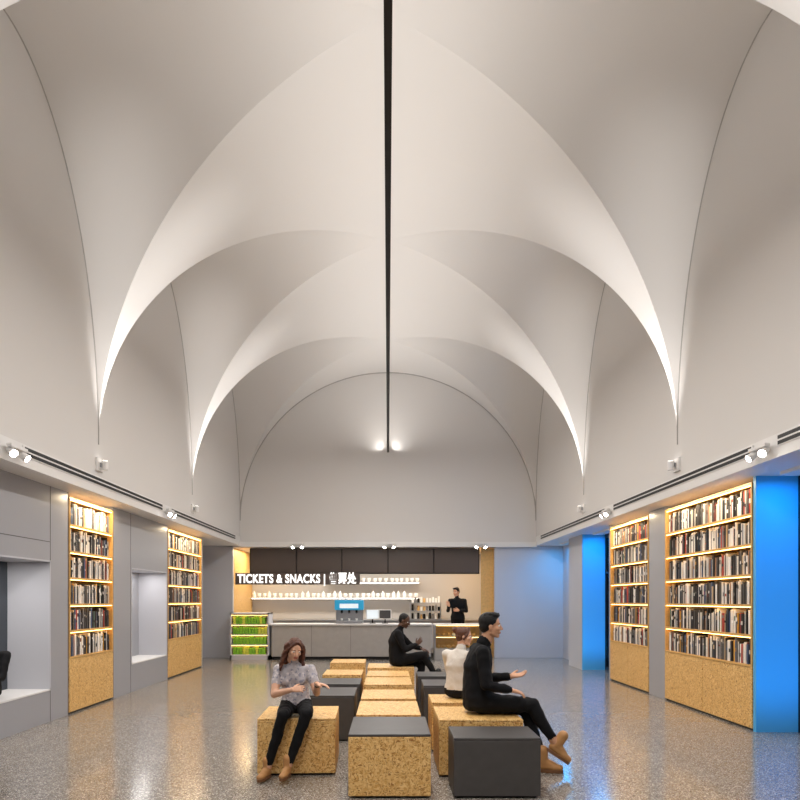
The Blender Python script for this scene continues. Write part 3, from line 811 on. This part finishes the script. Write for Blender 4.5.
# B: man in black on the right block
J = dict(pelvis=(0.86, 6.23, 0.635), chest=(0.86, 6.23, 0.98), neck=(0.915, 6.23, 1.18), head=(0.985, 6.22, 1.355),
         sh_l=(0.87, 6.42, 1.115), el_l=(0.98, 6.46, 0.82), wr_l=(1.19, 6.30, 0.86),
         sh_r=(0.88, 6.04, 1.115), el_r=(0.90, 5.97, 0.815), wr_r=(1.13, 6.00, 0.77),
         hip_l=(0.88, 6.32, 0.625), kn_l=(1.33, 6.24, 0.56), an_l=(1.44, 6.05, 0.10),
         hip_r=(0.88, 6.14, 0.625), kn_r=(1.35, 6.08, 0.62), an_r=(1.565, 6.02, 0.26),
         fwd=(1, 0, 0), look=(1, -0.12, 0.0), toe_l=(1, -0.25, 0), toe_r=(0.75, -0.1, -0.5), shaft_r=(-0.6, 0.1, 0.8), cuff=0.74)
mb = person('seated_man', J, dict(top=blk, bottom=blk2, skin=sk2, hair=hk, lips=lip, shoe=tan, sole=solem, collar=blk), 1.0, 'short',
            hands=dict(l=dict(d=(1, 0.0, 0.15), n=(0, 0.3, -1), curl=0.22), r=dict(d=(1, 0.1, -0.25), n=(0, -0.2, 1), curl=0.3)), bulk=1.15, loose=0.010)
mb.build('seated_man')

# C: man further back
J = dict(pelvis=(0.16, 10.65, 0.62), chest=(0.13, 10.65, 0.94), neck=(0.19, 10.65, 1.12), head=(0.27, 10.64, 1.26),
         sh_l=(0.16, 10.83, 1.06), el_l=(0.38, 10.85, 0.84), wr_l=(0.55, 10.72, 0.80),
         sh_r=(0.16, 10.46, 1.06), el_r=(0.27, 10.40, 0.80), wr_r=(0.46, 10.5, 0.88),
         hip_l=(0.18, 10.74, 0.61), kn_l=(0.56, 10.70, 0.56), an_l=(0.55, 10.68, 0.10),
         hip_r=(0.18, 10.56, 0.61), kn_r=(0.60, 10.58, 0.71), an_r=(0.78, 10.55, 0.36),
         fwd=(1, 0, 0), look=(1, -0.35, -0.35), toe_l=(1, -0.1, 0), toe_r=(0.9, -0.1, -0.4), shaft_r=(-0.5, 0, 0.85))
mb = person('seated_man', J, dict(top=blk, bottom=blk2, skin=sk3, hair=hk, lips=lipd, shoe=blks, sole=blks), 0.97, 'crop', vox=0.016,
            hands=dict(l=dict(d=(1, -0.2, -0.3), n=(0, 0, 1)), r=dict(d=(0.7, 0.2, 0.7), n=(0.3, -1, 0))), bulk=1.16, loose=0.006)
mb.build('seated_man')

# D: woman in cream behind the man
J = dict(pelvis=(0.78, 7.17, 0.61), chest=(0.77, 7.15, 0.89), neck=(0.80, 7.15, 1.06), head=(0.84, 7.16, 1.20),
         sh_l=(0.65, 7.26, 1.00), el_l=(0.70, 7.42, 0.77), wr_l=(0.86, 7.56, 0.74),
         sh_r=(0.90, 7.04, 1.00), el_r=(1.02, 7.16, 0.77), wr_r=(0.98, 7.40, 0.74),
         hip_l=(0.74, 7.22, 0.60), kn_l=(0.92, 7.62, 0.58), an_l=(0.92, 7.68, 0.10),
         hip_r=(0.88, 7.13, 0.60), kn_r=(1.06, 7.58, 0.58), an_r=(1.08, 7.64, 0.10),
         fwd=(0.4, 0.9, 0), look=(1, -0.1, -0.05), toe_l=(0.4, 1, 0), toe_r=(0.4, 1, 0))
mb = person('seated_woman', J, dict(top=wht, bottom=blk2, skin=sk1, hair=hbr, lips=lip, shoe=blks, sole=blks, collar=wht), 0.9, 'bun', True, vox=0.014, bulk=1.08, loose=0.004)
mb.build('seated_woman')

# E: barista standing behind the bar
def sh(t, d): return (t[0]+d[0], t[1]+d[1], t[2]+d[2])
J = dict(pelvis=(2.08, 18.95, 1.07), chest=(2.07, 18.95, 1.42), neck=(2.06, 18.94, 1.63), head=(2.03, 18.90, 1.80),
         sh_l=(2.27, 18.95, 1.55), el_l=(2.31, 18.84, 1.26), wr_l=(2.08, 18.68, 1.28),
         sh_r=(1.87, 18.93, 1.55), el_r=(1.79, 18.80, 1.27), wr_r=(1.80, 18.60, 1.40),
         hip_l=(2.17, 18.95, 1.02), kn_l=(2.18, 18.93, 0.62), an_l=(2.18, 18.96, 0.20),
         hip_r=(1.99, 18.95, 1.02), kn_r=(1.98, 18.93, 0.62), an_r=(1.98, 18.96, 0.20))
J = {a: sh(b, (-0.10, -0.50, 0.03)) for a, b in J.items()}
J.update(fwd=(-0.2, -1, 0), look=(-0.7, -1, -0.2))
mb = person('standing_barista', J, dict(top=blk, bottom=blk2, skin=sk2, hair=hk, lips=lip, shoe=blks, sole=blks), 1.04, 'short', vox=0.018,
            hands=dict(r=dict(d=(-0.3, -0.4, 0.8), n=(0, -1, 0)), l=dict(d=(-1, -0.2, 0.1), n=(0, -1, 0))), bulk=1.18)
mb.build('standing_barista')

# F: person sitting lengthways in the left niche
J = dict(pelvis=(-4.70, 7.62, 0.54), chest=(-4.68, 7.68, 0.84), neck=(-4.68, 7.64, 1.02), head=(-4.68, 7.58, 1.16),
         sh_l=(-4.50, 7.66, 0.95), el_l=(-4.465, 7.52, 0.70), wr_l=(-4.52, 7.26, 0.66),
         sh_r=(-4.86, 7.66, 0.95), el_r=(-4.88, 7.52, 0.70), wr_r=(-4.84, 7.26, 0.66),
         hip_l=(-4.62, 7.58, 0.53), kn_l=(-4.60, 7.16, 0.70), an_l=(-4.60, 6.86, 0.53),
         hip_r=(-4.78, 7.58, 0.53), kn_r=(-4.80, 7.14, 0.78), an_r=(-4.80, 6.92, 0.53),
         fwd=(0, -1, 0), look=(0.2, -1, -0.3))
mb = person('seated_visitor', J, dict(top=blk, bottom=blk2, skin=sk2, hair=hk, lips=lip, shoe=blks, sole=blks), 0.93, 'short', vox=0.016)
mb.build('seated_visitor')

# ------------------------------------------------------------------ world + camera
w = bpy.data.worlds.new('world'); S.world = w; w.use_nodes = True
w.node_tree.nodes['Background'].inputs[0].default_value = (0.01, 0.03, 0.08, 1); w.node_tree.nodes['Background'].inputs[1].default_value = 0.6
cam = bpy.data.cameras.new('camera'); cam.lens = 29.25; cam.sensor_width = 36; cam.shift_x = 0.015; cam.shift_y = 0.25
co_ = bpy.data.objects.new('camera', cam); co_.location = (0, 0, 1.6); co_.rotation_euler = (math.pi/2, 0, 0)
S.collection.objects.link(co_); S.camera = co_
